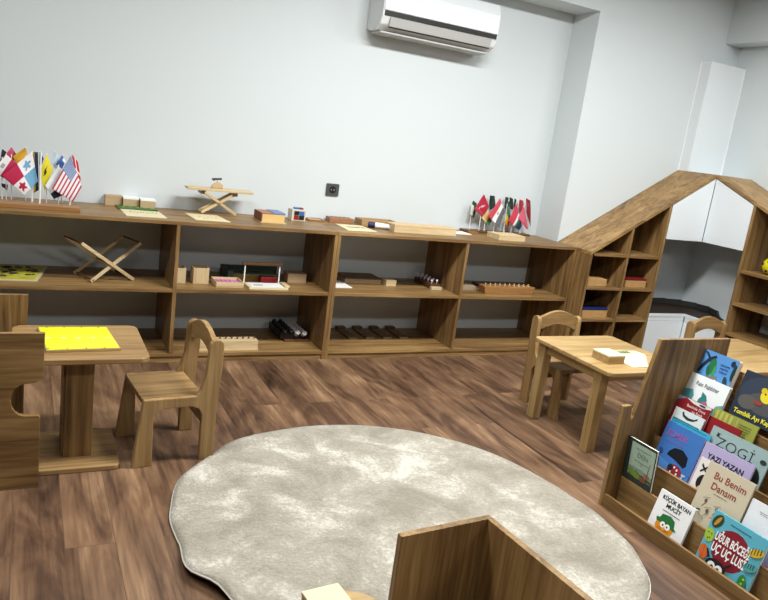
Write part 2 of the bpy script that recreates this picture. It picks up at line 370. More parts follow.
# yellow board on it
t = thing('yellow_board', 'bright yellow plastic-covered board in a thin wooden frame on the pedestal table', 'board', (-.48, -.90, .409))
def quad(bm, pts, z0, z1, mi=0): return prism(bm, pts, 'z', z0, z1, mi)
yq = [(-.131, .131), (.105, .131), (.127, -.122), (-.107, -.137)]
link('frame', quad(BM(), yq, 0, .010), TX, t, .001)
ym = mat('yellow_plastic', 'DDE61E', .22, .5, bump=.25, bscale=14)
inn = [(x*.965, y*.965) for x, y in yq]
link('sheet', quad(BM(), inn, .010, .0118), ym, t, .0005)
sm = mat('star_glare', 'FAFAD8', .3)  # ceiling-light glare on the yellow sheet, modelled as pale stars
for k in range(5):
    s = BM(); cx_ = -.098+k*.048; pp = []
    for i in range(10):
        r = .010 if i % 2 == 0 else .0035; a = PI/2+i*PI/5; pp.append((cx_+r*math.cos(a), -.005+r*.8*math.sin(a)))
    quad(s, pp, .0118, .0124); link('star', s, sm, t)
br_ = mat('brass_pin', '8A7A3A', .4, metal=.6)
for k in range(4):
    for yy in (.122, -.122):
        s = BM(); cyl(s, (-.1+k*.058, yy, .0118), (-.1+k*.058, yy, .0135), .0028, 8); link('pin', s, br_, t)
# ================================================================ CHAIRS
def make_chair(label, loc, rot, group='small oak children\'s chairs'):
    t = thing('childrens_chair', label, 'chair', loc, rot, group)
    side = [(-.145, 0), (-.075, 0), (-.079, .185), (-.068, .205), (-.045, .215), (.055, .215), (.08, .205), (.094, .18), (.096, 0), (.150, 0), (.148, .13), (.150, .24), (.152, .30), (.158, .35), (.158, .42)]
    for k in range(7):
        a = k*PI/6; side.append((.132+.026*math.cos(a), .437+.026*math.sin(a)))
    side += [(.104, .40), (.100, .33), (.085, .275), (.070, .252), (-.115, .252), (-.118, .24)]
    link('side_frame', prism(BM(), side, 'y', -.143, -.121), CZ, t, .003, 2)
    link('side_frame', prism(BM(), side, 'y', .121, .143), CZ, t, .003, 2)
    link('seat', bx(-.120, .098, -.1205, .1205, .236, .254), CX, t, .003)
    rail = []
    n = 14
    for k in range(n+1):
        y = -.1205+.241*k/n; rail.append((y, .455+.036*math.cos(PI*y/.241)**1))
    for k in range(n+1):
        y = .1205-.241*k/n; rail.append((y, .385+.034*math.cos(PI*y/.241)))
    link('back_rail', prism(BM(), rail, 'x', .118, .138), CY_, t, .003, 2)
    link('stretcher', bx(.105, .123, -.1205, .1205, .13, .18), CY_, t, .002)
    return t
ch = make_chair('small oak child\'s chair beside the yellow-board table, facing left', (-.178, -.946, 0), (0, 0, .10))
dup(ch, (1.828, -.838, 0), (0, 0, PI/2), 'small oak child\'s chair pushed behind the table with the cream card')
dup(ch, (2.87, -.92, 0), (0, 0, PI/2+.03), 'small oak child\'s chair in front of the white corner cabinet, mostly hidden')
# ================================================================ FOUR-LEG TABLES
def make_table(label, loc, w, d):
    t = thing('childrens_table', label, 'table', loc, 0, 'oak children\'s tables with square legs')
    sweep_top(0, w, -d, 0, .382, .402, TX, t, r=.03)
    for x in (.022, w-.070):
        for y in (-.072, -d+.070): link('leg', bx(x, x+.048, y, y+.048, 0, .382), TZ, t, .002)
    a, b = .05, w-.05
    for y in (-.055, -d+.080): link('apron', bx(.07, w-.07, y, y+.016, .335, .382), TX, t)
    for x in (.037, w-.053): link('apron', bx(x, x+.016, -d+.119, -.073, .335, .382), TY, t)
    return t
make_table('oak child\'s table with square legs beside the book display, cream card on top', (1.562, -.862, 0), .50, .53)
make_table('oak child\'s table behind the book display near the right wall', (2.35, -.93, 0), .60, .52)
t = thing('wooden_box', 'shallow pale wooden box standing on the oak table next to the cream card', 'box', (1.645, -1.285, .402))
link('body', bx(0, .095, 0, .105, 0, .032), TX, t, .001); link('lid', bx(-.001, .096, -.001, .106, .0325, .040), CREAM, t, .001)
t = thing('picture_card', 'cream card printed with a green segmented caterpillar, lying on the oak table', 'card', (1.80, -1.22, .402))
pc = [(-.055, -.118), (.035, -.118), (.185, .045), (.17, .10), (-.02, .115), (-.058, .0)]
link('card', quad(BM(), pc, 0, .004), CREAM, t, .0005)
s = BM()
for k in range(6): box(s, -.005+k*.021, .010+k*.021, .066, .094, .004, .0052)
link('printed_strip', s, mat('print_green', '3F6040', .6), t)
s = BM(); box(s, -.012, .125, .060, .0655, .004, .005); box(s, -.012, .125, .095, .100, .004, .005); link('printed_strip', s, mat('print_green_pale', 'A5B58A', .6), t)
# ================================================================ LEFT BENCH (two side panels with a rounded cut-out)
t = thing('reading_bench', 'walnut bench with rounded cut-outs in its side panels, cut off by the left edge', 'bench', (-.60, -.92, 0))
def bench_side(xr, y0, y1, zt):
    x0 = -.46
    p = [(x0, 0), (xr-.006, 0), (xr-.006, .243), (xr-.012, .249), (xr-.05, .250)]
    for k in range(9):
        a = -PI/2-PI*k/8*1.0; p.append((xr-.05+.040*math.cos(a)*1.0, .303+.053*math.sin(a)))
    p += [(xr-.045, .357), (xr-.022, .360), (xr-.003, .371), (xr+.001, .38), (xr+.002, zt), (x0, zt)]
    q = []
    for a in p:
        if not q or (abs(a[0]-q[-1][0])+abs(a[1]-q[-1][1])) > 1e-4: q.append(a)
    return prism(BM(), q, 'y', y0, y1)
link('side_panel', bench_side(.003, -.255, -.237, .521), WX, t, .0012)
link('side_panel', bench_side(-.043, .222, .24, .519), WZ, t, .0012)
link('seat', bx(-.46, -.16, -.237, .222, .19, .208), WX, t); link('back_board', bx(-.46, -.442, -.237, .222, .208, .5), WZ, t)
# ================================================================ FOREGROUND CORNER SEAT
t = thing('toddler_bench', 'walnut panel bench with L-shaped back in the foreground on the rug', 'bench', (.385, -2.19, .0155), math.radians(4.4))
zt = .335
link('back_panel', bx(-.252, .022, -.018, 0, 0, zt), WZ, t, .0015)
link('side_panel', bx(.004, .022, -.42, -.0182, 0, zt), WZ, t, .0015)
link('seat', bx(-.255, .0035, -.40, -.0185, .09, .108), WX, t, .001)
link('front_board', bx(-.255, .0035, -.40, -.382, 0, .0895), WX, t, .001)
# stool with cream box
t = thing('round_stool', 'small wooden stool with rounded top at the bottom edge, under the cream box', 'stool', (-.075, -2.415, .0155))
s = BM(); cyl(s, (0, 0, .285), (0, 0, .305), .085, 40); link('seat', s, TX, t, .004, 3)
for a in (45, 135, 225, 315):
    s = BM(); cyl(s, (.05*math.cos(math.radians(a)), .05*math.sin(math.radians(a)), .285), (.07*math.cos(math.radians(a)), .07*math.sin(math.radians(a)), 0), .011, 12); link('leg', s, TZ, t, smooth=False)
t = thing('cream_box', 'cream-lidded wooden box lying at the bottom edge on the small stool', 'box', (-.108, -2.425, .3205), math.radians(5))
link('body', bx(-.04, .04, -.10, .075, 0, .021), BEECH, t, .001); link('lid', bx(-.041, .041, -.101, .076, .0215, .029), CREAM, t, .001)
LFLAGS=[
  ('rw', 0.2, [(-0.738, 0.943), (-0.692, 0.906), (-0.728, 0.829), (-0.793, 0.859)]) ,
  ('panama', 0.155, [(-0.633, 0.969), (-0.606, 0.839), (-0.662, 0.77), (-0.751, 0.852)]) ,
  ('pink', 0.24, [(-0.717, 0.977), (-0.695, 0.943), (-0.714, 0.887), (-0.744, 0.932)]) ,
  ('mustard', 0.22, [(-0.66, 0.982), (-0.652, 0.956), (-0.692, 0.891), (-0.711, 0.937)]) ,
  ('black', 0.25, [(-0.755, 0.963), (-0.737, 0.95), (-0.746, 0.882), (-0.763, 0.905)]) ,
  ('navymust', 0.2, [(-0.63, 0.967), (-0.608, 0.967), (-0.601, 0.794), (-0.621, 0.78)]) ,
  ('blk2', 0.23, [(-0.6, 0.968), (-0.583, 0.938), (-0.592, 0.906), (-0.601, 0.911)]) ,
  ('eagle', 0.18, [(-0.572, 0.964), (-0.545, 0.894), (-0.577, 0.795), (-0.599, 0.879)]) ,
  ('sky', 0.22, [(-0.539, 0.977), (-0.52, 0.958), (-0.527, 0.895), (-0.552, 0.924)]) ,
  ('blue', 0.2, [(-0.507, 0.966), (-0.491, 0.938), (-0.505, 0.902), (-0.532, 0.921)]) ,
  ('wnr', 0.17, [(-0.521, 0.919), (-0.483, 0.792), (-0.537, 0.763), (-0.577, 0.821)]) ,
  ('us', 0.15, [(-0.473, 0.968), (-0.421, 0.831), (-0.457, 0.758), (-0.548, 0.813)]) ,
  ('dan', 0.18, [(-0.467, 0.976), (-0.439, 0.942), (-0.423, 0.853), (-0.451, 0.888)]) ,
  ('navy2', 0.21, [(-0.755, 0.81), (-0.728, 0.806), (-0.731, 0.783), (-0.754, 0.798)]) ,
]
RFLAGS=[
  ('gw', 0.4, [(1.928, 0.923), (1.959, 0.905), (1.95, 0.808), (1.906, 0.837)]) ,
  ('crim', 0.375, [(1.987, 0.972), (2.039, 0.895), (1.998, 0.828), (1.917, 0.87)]) ,
  ('cg', 0.385, [(2.033, 0.888), (2.087, 0.802), (2.062, 0.769), (1.989, 0.826)]) ,
  ('bk1', 0.41, [(2.057, 0.965), (2.097, 0.964), (2.104, 0.895), (2.063, 0.871)]) ,
  ('egypt', 0.36, [(2.103, 0.958), (2.159, 0.87), (2.13, 0.767), (2.026, 0.837)]) ,
  ('gyr', 0.38, [(2.188, 0.921), (2.224, 0.846), (2.225, 0.761), (2.182, 0.801)]) ,
  ('dg1', 0.42, [(2.189, 0.965), (2.22, 0.963), (2.223, 0.908), (2.189, 0.887)]) ,
  ('dg2', 0.41, [(2.217, 0.968), (2.245, 0.958), (2.253, 0.885), (2.223, 0.893)]) ,
  ('dg3', 0.42, [(2.263, 0.963), (2.282, 0.954), (2.284, 0.907), (2.267, 0.885)]) ,
  ('rwb', 0.36, [(2.244, 0.935), (2.316, 0.792), (2.295, 0.757), (2.187, 0.813)]) ,
  ('cr2', 0.42, [(2.307, 0.957), (2.34, 0.952), (2.344, 0.89), (2.315, 0.872)]) ,
  ('pnk', 0.37, [(2.316, 0.919), (2.373, 0.792), (2.369, 0.765), (2.269, 0.84)]) ,
  ('dkr', 0.4, [(2.344, 0.973), (2.381, 0.958), (2.419, 0.783), (2.354, 0.884)]) ,
]
# ================================================================ FLAG STANDS
fmats = {}
def col(h, rough=.75):
    if h not in fmats: fmats[h] = mat('cloth_'+h, h, rough)
    return fmats[h]
def flag(label, y, q, pal, fn, base, group, amp=.006, n=18):
    """q: four (x,z) corners: top of the hoist, bottom of the hoist, bottom of the fly, top of the fly"""
    T0 = q[0]; ph = random.random()*6
    t = thing('small_flag', label, 'flag', (base[0], base[1], base[2]), 0, group)
    b = Vector(base)
    tz = Vector((T0[0], y, T0[1]))-b
    s = BM(); cyl(s, (0, 0, 0), tz+Vector((0, .004, .003)), .0022, 8); link('pole', s, PUREW, t)
    bm = BM(); V = {}
    for i in range(n+1):
        for j in range(n+1):
            u, v = i/n, j/n
            x = (1-u)*((1-v)*q[0][0]+v*q[1][0])+u*((1-v)*q[3][0]+v*q[2][0]); z = (1-u)*((1-v)*q[0][1]+v*q[1][1])+u*((1-v)*q[3][1]+v*q[2][1])
            yy = y-.002+amp*math.sin(4.2*u+2.2*v+ph)*(u*.8+.2)-.012*u
            V[i, j] = bm.verts.new((x-b.x, yy-b.y, z-b.z))
    for i in range(n):
        for j in range(n):
            f = bm.faces.new((V[i, j], V[i, j+1], V[i+1, j+1], V[i+1, j])); f.material_index = fn((i+.5)/n, (j+.5)/n); f.smooth = True
    o = link('cloth', bm, [col(c) for c in pal], t, smooth=True)
    so = o.modifiers.new('thick', 'SOLIDIFY'); so.thickness = .0006
    return t, o
def star(u, v, cu, cv, r, asp=1.3):
    x, y = (u-cu)*asp, (v-cv); d = math.hypot(x, y); a = math.atan2(y, x)+PI/2
    k = abs(((a/(2*PI/5)+.5) % 1)-.5)*2
    return d < r*(1-.55*k)
def panama(u, v):
    if u < .5 and v < .5: return 2 if star(u, v, .26, .27, .17, 1) else 0
    if u >= .5 and v < .5: return 1
    if u < .5: return 2
    return 1 if star(u, v, .75, .74, .19, 1) else 0
def us(u, v):
    if u < .42 and v < .54: return 1 if (int(u*32) % 2 and int(v*32) % 2) else 2
    return 0 if int(v*13) % 2 == 0 else 1
half = lambda u, v: 0 if v < .5 else 1
LF = {
 'rw': ('white and red flag with pale emblem at the left edge, behind the red-starred flag', ['E4E2E4', 'B8284F', '9AA0A0'], lambda u, v: (2 if (abs(u-.5) < .1 and abs(v-.28) < .12) else 0) if v < .5 else 1),
 'panama': ('quartered white, red and blue flag with one blue and one red star', ['EDEBEE', 'B41E48', '6FA6C8'], panama),
 'pink': ('small rose-red flag folded behind the quartered starred flag', ['C24A68', '8A2338'], lambda u, v: 0 if v < .6 else 1),
 'mustard': ('mustard yellow flag tip showing behind the quartered starred flag', ['B98A12', 'C79A20'], half),
 'black': ('black flag at the far left of the left flag stand', ['1D1A1C', '2A2226'], half),
 'navymust': ('flag hanging narrow beside the tall pole, mustard above and navy below', ['9A8426', '1D2A44', 'A98B2C'], lambda u, v: 0 if v < .35 else 1),
 'blk2': ('dark navy flag tip just right of the tall pole', ['1B2234', '27304A'], half),
 'eagle': ('yellow flag with a black eagle emblem in the middle of the left stand', ['DDD02A', '25220E'], lambda u, v: 1 if (abs(u-.55) < .10 and abs(v-.45) < .12) or (abs(u-.55) < .25 and abs(v-.42) < .035) else 0),
 'sky': ('pale sky-blue flag behind the yellow eagle flag', ['A9BFCC', 'C4D0D6'], half),
 'blue': ('medium blue and white flag tip behind the striped flag', ['3F62A6', 'E6EAF0'], lambda u, v: 1 if (u < .3 and v > .45) else 0),
 'wnr': ('white flag with navy and red lower corners, left of the striped flag', ['DDE2E4', '242C40', 'A81C34'], lambda u, v: 0 if v < .62 else (2 if u < .45 else 1)),
 'us': ('flag with red and white stripes and a blue star-dotted canton', ['B2304A', 'E6E2E6', '4A74AC'], us),
 'dan': ('red flag with a white cross curling at the right end of the left stand', ['B4151F', 'F0EEEE'], lambda u, v: 1 if (.45 < v < .55 or .6 < u < .75) else 0),
 'navy2': ('dark navy flag corner low at the far left of the left stand', ['161C2C', '202840'], half),
}
t = thing('flag_stand', 'long reddish wooden flag base at the left end of the low shelf', 'flag stand', (-.80, .06, H))
link('base', bx(-.08, .372, .012, .142, 0, .020), REDW, t, .002)
c = BM(); cyl(c, (.203, .075, .02), (.2035, .0755, .255), .0036, 10); link('tall_pole', c, PUREW, t)
def fit_base(T0, y, yb, zb, lean=.02): return (T0[0]-lean*.2+.004, yb, zb)
for n, y, q in LFLAGS:
    lab, pal, fn = LF[n]
    yb = min(max(y, .085), .19)
    b = (q[0][0]+.004 if q[0][0] < -.5 else max(min(q[0][0]+.002, -.435), q[0][0]-.04), yb, H+.020)
    if n == 'us': b = (-.470, .158, H+.020)
    if n in ('dan',): b = (-.466, .175, H+.020)
    flag(lab, y, q, pal, fn, b, 'small flags on the left stand', n=32 if n in ('us', 'panama') else 18)
RF = {
 'gw': ('green and white flag at the left end of the right flag stand', ['C8CFC6', '1E4A30'], lambda u, v: 0 if v < .5 and u > .3 else 1),
 'crim': ('crimson flag with a grey curved emblem on the right stand', ['A51B34', 'C2B4B8', 'B83A52'], lambda u, v: 1 if abs(v-.45-.15*math.sin(u*6)) < .05 and .3 < u < .8 else (2 if u > .8 else 0)),
 'cg': ('yellow, cream and green flag hanging below the crimson flag', ['E0C488', 'D6A24E', '2E6A44'], lambda u, v: 0 if v < .45 else (1 if v < .62 else 2)),
 'bk1': ('nearly black green flag behind the crimson flag', ['12201A', '1C2C20'], half),
 'egypt': ('red, white and grey striped flag at the front of the right stand', ['C0485A', 'E4E4E6', '5E6468', 'B8A888'], lambda u, v: 3 if (abs(u-.5) < .06 and abs(v-.5) < .08) else (0 if v < .34 else 1 if v < .66 else 2)),
 'gyr': ('green, yellow and red flag in the middle of the right stand', ['3C6A4C', 'D8B72A', 'B82E2A'], lambda u, v: 0 if u < .5 else (1 if v < .6 else 2)),
 'dg1': ('dark green flag, leftmost of the three dark tips at the back of the right stand', ['0F2A1C', '1D4A30'], half),
 'dg2': ('black flag, middle of the three dark tips at the back of the right stand', ['10201A', '181818'], half),
 'dg3': ('dark green flag, rightmost of the three dark tips at the back of the right stand', ['123022', '0F1C18'], half),
 'rwb': ('rosy red, white and navy flag right of the grey striped flag', ['BC3A50', 'DCDCDE', '2E5A44', '22284A'], lambda u, v: 0 if v < .42 else 1 if v < .54 else 2 if v < .72 else 3),
 'cr2': ('small crimson flag tip behind the pink triangular flag', ['8E1826', 'A62434'], half),
 'pnk': ('plain pinkish red flag hanging to a point on the right stand', ['C8566C', 'C24A60'], half),
 'dkr': ('dark red flag with a faint pale emblem at the right end', ['7C1622', '9C5050'], lambda u, v: 1 if abs(u-.3) < .08 and abs(v-.45) < .08 else 0),
}
t = thing('flag_stand', 'low dark wooden flag base at the right end of the low shelf', 'flag stand', (1.90, .36, H))
link('base', bx(-.02, .50, 0, .075, 0, .014), DARKW, t, .002)
link('nameplate', bx(-.012, .06, -.035, 0, 0, .010), REDW, t, .001)
for n, y, q in RFLAGS:
    lab, pal, fn = RF[n]
    b = (q[0][0]+.004, min(max(y, .375), .42), H+.014)
    flag(lab, y, q, pal, fn, b, 'small flags on the right stand', n=14)
# ================================================================ THINGS ON THE TOP BOARD
def add_box(name, label, cat, x0, x1, y0, y1, z0, h, m, lid=None, group=None, rot=0, open_=False):
    cx_, cy_ = (x0+x1)/2, (y0+y1)/2
    t = thing(name, label, cat, (cx_, cy_, z0), rot, group); a, b = (x1-x0)/2, (y1-y0)/2
    if open_:
        k = .005
        link('base', bx(-a, a, -b, b, 0, k), m, t)
        for e in ((-a, a, -b, -b+k), (-a, a, b-k, b), (-a, -a+k, -b+k, b-k), (a-k, a, -b+k, b-k)): link('wall', bx(*e, k, h), m, t, .0008)
    else:
        hl = h*.78 if lid else h
        link('body', bx(-a, a, -b, b, 0, hl), m, t, .001)
        if lid: link('lid', bx(-a, a, -b, b, hl+.0005, h), lid, t, .001)
    return t
G = 'joined small wooden boxes against the wall'
CARD = mat('kraft_wood', 'B89F7C', .6)
for i, (a, b, y, lb) in enumerate(((-.292, -.212, .395, 'leftmost'), (-.208, -.130, .375, 'middle one'), (-.126, -.050, .352, 'rightmost'))):
    t = add_box('small_wooden_box', 'small tan box of the three behind the green booklet, '+lb, 'box', a, b, y, y+.07, H, .052, CARD, lid=(PUREW if i else CARD), group=G)
t = thing('booklet', 'green landscape booklet lying on the shelf top behind the cream leaf card', 'booklet', (-.14, .33, H))
link('cover', quad(BM(), [(-.10, -.06), (.095, -.03), (.095, .045), (-.105, .06)], 0, .007), mat('green_cover', '2E5E22', .4, var=.35, bscale=25), t, .0008)
s = BM()
for k in range(5): ball(s, (-.07+k*.035, .0+.01*(k % 2), .007), .011, .15, 6)
link('printed_foliage', s, mat('lime_print', '7FA83C', .5), t)
t = thing('leaf_card', 'cream card with faint green writing at the shelf front, before the green booklet', 'card', (-.135, .17, H))
link('card', quad(BM(), [(-.093, -.108), (.098, -.105), (.09, .095), (-.098, .11)], 0, .003), CREAM, t, .0003)
s = BM()
for k in range(9): bar(s, (-.06+k*.015, .01+.01*math.sin(k*2.1), .0034), (-.05+k*.015, .035+.012*math.cos(k*1.7), .0034), .004, .0006, (0, 0, 1))
link('printed_lines', s, mat('olive_print', '6C8060', .6), t)
t = thing('picture_card', 'cream card with an orange pattern lying in front of the crossed folding stand', 'card', (.18, .18, H))
link('card', quad(BM(), [(-.078, -.098), (.098, -.105), (.078, .112), (-.09, .11)], 0, .003), CREAM, t, .0003)
s = BM()
for k in range(8): ball(s, (-.045+k*.014, -.005+.025*math.sin(k*1.9), .003), .009, .08, 5)
link('printed_pattern', s, mat('orange_print', 'D8A050', .6), t)
# crossed stand with a board
t = thing('folding_stand', 'pale wooden crossed-leg folding stand with a flat board, against the wall', 'stand', (.268, .33, H-.003+.003))
link('board', bx(-.172, .178, -.045, .045, .128, .141), BEECH, t, .002)
for yy, sgn in ((-.035, 1), (.035, 1)):
    for sg in (1, -1):
        s = BM(); bar(s, (-.092*sg, yy+.004*sg, .012), (.082*sg, yy+.004*sg, .120), .014, .006); link('leg', s, BEECH, t, .0008)
s = BM(); cyl(s, (0, -.045, .066), (0, .045, .066), .003, 8); link('pivot', s, DGREY, t)
for sx in (-.09, .078): link('cleat', bx(sx-.012, sx+.014, -.04, .04, .110, .1275), DARKW, t)
t = thing('wooden_scooter_toy', 'tiny wooden plane-shaped toy standing on the board of the crossed stand', 'toy', (.255, .33, H+.141))
link('body', prism(BM(), [(-.028, 0), (.030, 0), (.030, .022), (.012, .034), (-.010, .028), (-.028, .014)], 'y', -.012, .012), BEECH, t, .002)
s = BM(); cyl(s, (-.022, -.012, .046), (-.022, .012, .046), .006, 10); cyl(s, (-.02, 0, .048), (.022, 0, .052), .0055, 10); link('roller', s, DGREY, t)
s = BM(); cyl(s, (0, 0, .028), (-.002, 0, .048), .003, 8); link('peg', s, BEECH, t)
# red & blue lid box on a pale base
t = thing('puzzle_box', 'wooden box with painted red and blue lid, left of the coloured cube', 'box', (.53, .235, H))
link('front_block', bx(-.062, .062, -.07, .07, .004, .044), mat('pine_yellow', 'D9B878', .5), t, .001)
link('side_block', bx(-.068, -.0625, -.07, .07, .004, .05), mat('red_brown', '7C4A34', .5), t, .001)
link('lid', bx(-.068, .0, -.07, .07, .0445, .051), mat('lid_brown', '9A6A50', .5), t, .001)
link('lid', bx(.0005, .068, -.065, .072, .0445, .054), mat('lid_blue', '6A7EA8', .5), t, .001)
link('base', bx(-.072, .070, -.085, .075, 0, .0038), BEECH, t)
# binomial cube
t = thing('coloured_cube', 'white-edged cube of red, blue and black blocks on the shelf top', 'cube', (.725, .345, H))
link('case', bx(-.044, .040, -.036, .036, 0, .064), mat('cube_case', 'C9C6BA', .5), t, .002)
cols = {'r': mat('cube_red', '8E1F22', .4), 'b': mat('cube_blue', '3A6AB0', .4), 'k': BLACK}
for (a, b, c_, d_, k) in ((-.030, -.002, .008, .032, 'r'), (.0, .030, .008, .032, 'k'), (-.030, -.002, .034, .056, 'k'), (.0, .030, .034, .056, 'b')):
    link('block_face', bx(a, b, -.039, -.0365, c_, d_), cols[k], t, .001)
for (a, b, k) in ((-.022, .004, 'b'), (.006, .028, 'r'),): link('top_block', bx(a, b, -.02, .015, .0645, .073), cols[k], t, .001)
def tray(name, label, x0, x1, y0, y1, z, h, m, fill=None, group=None):
    t = add_box(name, label, 'tray', x0, x1, y0, y1, z, h, m, open_=True, group=group)
    a, b = (x1-x0)/2, (y1-y0)/2
    if fill: link('insert', bx(-a+.006, a-.006, -b+.006, b-.006, .0055, h*.6), fill, t)
    return t
tray('shallow_tray', 'very shallow pale-bottomed wooden tray right of the coloured cube', .80, .90, .345, .43, H, .010, REDW, BEECH)
t = add_box('holed_block', 'reddish wooden block with a row of round holes near the socket', 'block', .935, 1.085, .36, .43, H, .028, mat('reddish_block', '9A6E50', .5, var=.1))
for k in range(5):
    s = BM(); cyl(s, (-.054+k*.027, 0, .0282), (-.054+k*.027, 0, .0290), .009, 12); link('hole', s, mat('hole_dark', '4A2C1C', .8), t)
t = thing('letter_card', 'cream card with black lettering lying at the front of the shelf top', 'card', (1.02, .19, H))
link('card', quad(BM(), [(-.09, -.12), (.095, -.105), (.085, .10), (-.075, .105)], 0, .003), CREAM, t, .0003)
s = BM()
random.seed(3)
for k in range(9):
    x = -.035+k*.012; bar(s, (x, -.01, .0034), (x+random.uniform(-.004, .006), .02, .0034), .005, .0006, (0, 0, 1)); bar(s, (x-.004, .0, .0034), (x+.006, .004, .0034), .004, .0006, (0, 0, 1))
link('printed_letters', s, BLACK, t)
tray('shallow_tray', 'tan rectangular wooden tray behind the white and blue roll', 1.125, 1.36, .325, .43, H, .034, mat('tan_tray', 'A98A62', .6), mat('tray_fill_grey', '8C8478', .7))
t = thing('paper_roll', 'white crumpled roll with a navy end lying before the tan tray', 'roll', (1.19, .235, H+.0175), (0, 0, -.35))
s = BM(); cyl(s, (-.02, 0, 0), (.065, 0, 0), .017, 20, .014); link('white_part', s, PUREW, t, .004, 2)
s = BM(); cyl(s, (-.06, 0, 0), (-.0205, 0, 0), .0165, 20, .0172); link('navy_part', s, mat('navy', '23264E', .5), t, .003)
s = BM(); ball(s, (.07, -.006, -.002), .0145, .9, 8); link('crumpled_end', s, PUREW, t, smooth=True)
t = add_box('long_wooden_box', 'long pale wooden box with sliding lid in the middle of the shelf top', 'box', 1.245, 1.665, .13, .245, H, .045, BEECH, lid=mat('lid_tan', 'C9AE84', .5))
t = thing('small_card', 'pale card with small print between the long box and the right flags', 'card', (1.80, .30, H))
link('card', bx(-.06, .055, -.055, .06, 0, .003), PAPER, t); s = BM(); bar(s, (-.03, .02, .0034), (.02, .02, .0034), .006, .0006, (0, 0, 1)); bar(s, (-.02, 0, .0034), (.01, 0, .0034), .006, .0006, (0, 0, 1)); link('printed_lines', s, DGREY, t)
add_box('wooden_box', 'low pale wooden box in front of the right flag stand', 'box', 1.955, 2.155, .09, .225, H, .034, BEECH, lid=mat('lid_pale', 'CDB68E', .5))
# ================================================================ MIDDLE SHELF
m_ = .382
t = thing('puzzle_board', 'flat yellow-green puzzle board with dark pieces at the left end of the middle shelf', 'puzzle', (-.70, .25, m_))
link('frame', quad(BM(), [(-.12, -.16), (.10, -.168), (.150, .145), (-.12, .15)], 0, .006), mat('puzzle_frame', 'C4BC94', .6), t, .001)
link('field', quad(BM(), [(-.112, -.148), (.088, -.155), (.136, .133), (-.112, .138)], .006, .0075), mat('puzzle_yellow', 'B8B43C', .5, var=.25, bscale=30), t)
random.seed(11)
for k in range(22):
    s = BM(); x, y = random.uniform(-.09, .10), random.uniform(-.10, .12); n = 7; r = random.uniform(.012, .024)
    quad(s, [(x+r*random.uniform(.5, 1.1)*math.cos(2*PI*i/n), y+r*random.uniform(.5, 1.1)*math.sin(2*PI*i/n)) for i in range(n)], .0076, .0105)
    link('puzzle_piece', s, col(['4A4232', '5C5A34', '3C3A30', '8A8038'][k % 4]), t)
t = thing('folding_stand', 'empty crossed-leg folding rack of pale wood on the left middle shelf', 'stand', (-.307, .208, m_), .37)
for yy, nm in ((-.095, 'front'), (.085, 'rear')):
    s = BM(); bar(s, (-.155, yy, .195), (.115, yy, .006), .016, .008); link('leg', s, BEECH, t, .001)
    s = BM(); bar(s, (.150, yy+.009, .190), (-.10, yy+.009, .006), .016, .008); link('leg', s, BEECH, t, .001)
s = BM(); cyl(s, (.005, -.095, .083), (.005, .10, .083), .003, 8); link('pivot', s, DGREY, t)
for p in ((-.155, .195), (.150, .190), (-.09, .012), (.108, .012)):
    s = BM(); cyl(s, (p[0], -.09, p[1]), (p[0], .09, p[1]), .0045, 8); link('crossbar', s, DARKW, t)
add_box('open_pine_box', 'pale finger-jointed open box beside the divider, left of the pair', 'box', .022, .086, .135, .215, m_, .078, BEECHZ, open_=True, group='finger-jointed open boxes')
add_box('open_pine_box', 'pale finger-jointed open box left of the pink tray, right of the pair', 'box', .124, .204, .135, .215, m_, .082, BEECHZ, open_=True, group='finger-jointed open boxes')
t = tray('activity_tray', 'pale wooden tray filled with pink paper strips on the middle shelf', .228, .372, .065, .19, m_, .028, BEECH, mat('pink_fill', 'C07AA0', .6))
s = BM()
for k in range(4): bar(s, (-.04+k*.02, -.035, .020), (-.05+k*.026, .04, .021), .009, .0015, (0, 0, 1))
link('paper_strip', s, mat('pink_strip', 'D58AB4', .6), t)
t = thing('sorting_box', 'dark green open-lidded box behind the pink tray and hanging frame', 'box', (.45, .29, m_))
link('tray', bx(-.10, .15, -.06, .06, 0, .035), mat('ochre_box', '8A6A30', .5), t, .001); link('panel', bx(-.13, -.104, -.09, .09, 0, .060), mat('dark_green', '1C2E26', .5), t, .001)
link('lid', bx(-.128, .19, .062, .074, 0, .062), mat('dark_green_lid', '26382E', .5), t, .001); link('sheet', bx(-.10, .15, -.06, .06, .0355, .039), mat('green_felt', '55705C', .8), t)
t = add_box('red_block', 'dark red block behind the white posts of the hanging frame', 'block', .50, .59, .19, .24, m_, .034, mat('dark_red', '7A1A1C', .45))
t = thing('bead_frame', 'brown-beamed frame on two white posts above a cream tray', 'frame', (.49, .10, m_))
link('tray', bx(-.095, .118, -.065, .045, 0, .012), CREAM, t, .001)
link('sheet', bx(-.08, .10, -.052, .038, .0122, .0135), mat('white_sheet', 'DFE3E6', .5), t)
for x in (-.095, .098):
    s = BM(); cyl(s, (x, .05, 0), (x, .05, .108), .0035, 10); link('post', s, PUREW, t)
link('beam', bx(-.11, .112, .040, .060, .1082, .122), DARKW, t, .001)
s = BM(); bar(s, (-.06, -.02, .0142), (-.01, -.015, .0142), .012, .001, (0, 0, 1)); link('printed_shape', s, mat('violet', '5A4A7C', .5), t)
link('handle_block', bx(.100, .128, -.06, .03, .0122, .022), BEECH, t, .001)
add_box('wooden_box', 'plain tan wooden box beside the bead frame, near the divider', 'box', .665, .775, .222, .31, m_, .052, CARD)
add_box('flat_case', 'large flat dark-lidded wooden case on the third middle-shelf bay', 'case', 1.03, 1.27, .255, .41, m_, .032, CARD, lid=mat('case_lid', '6E5638', .6))
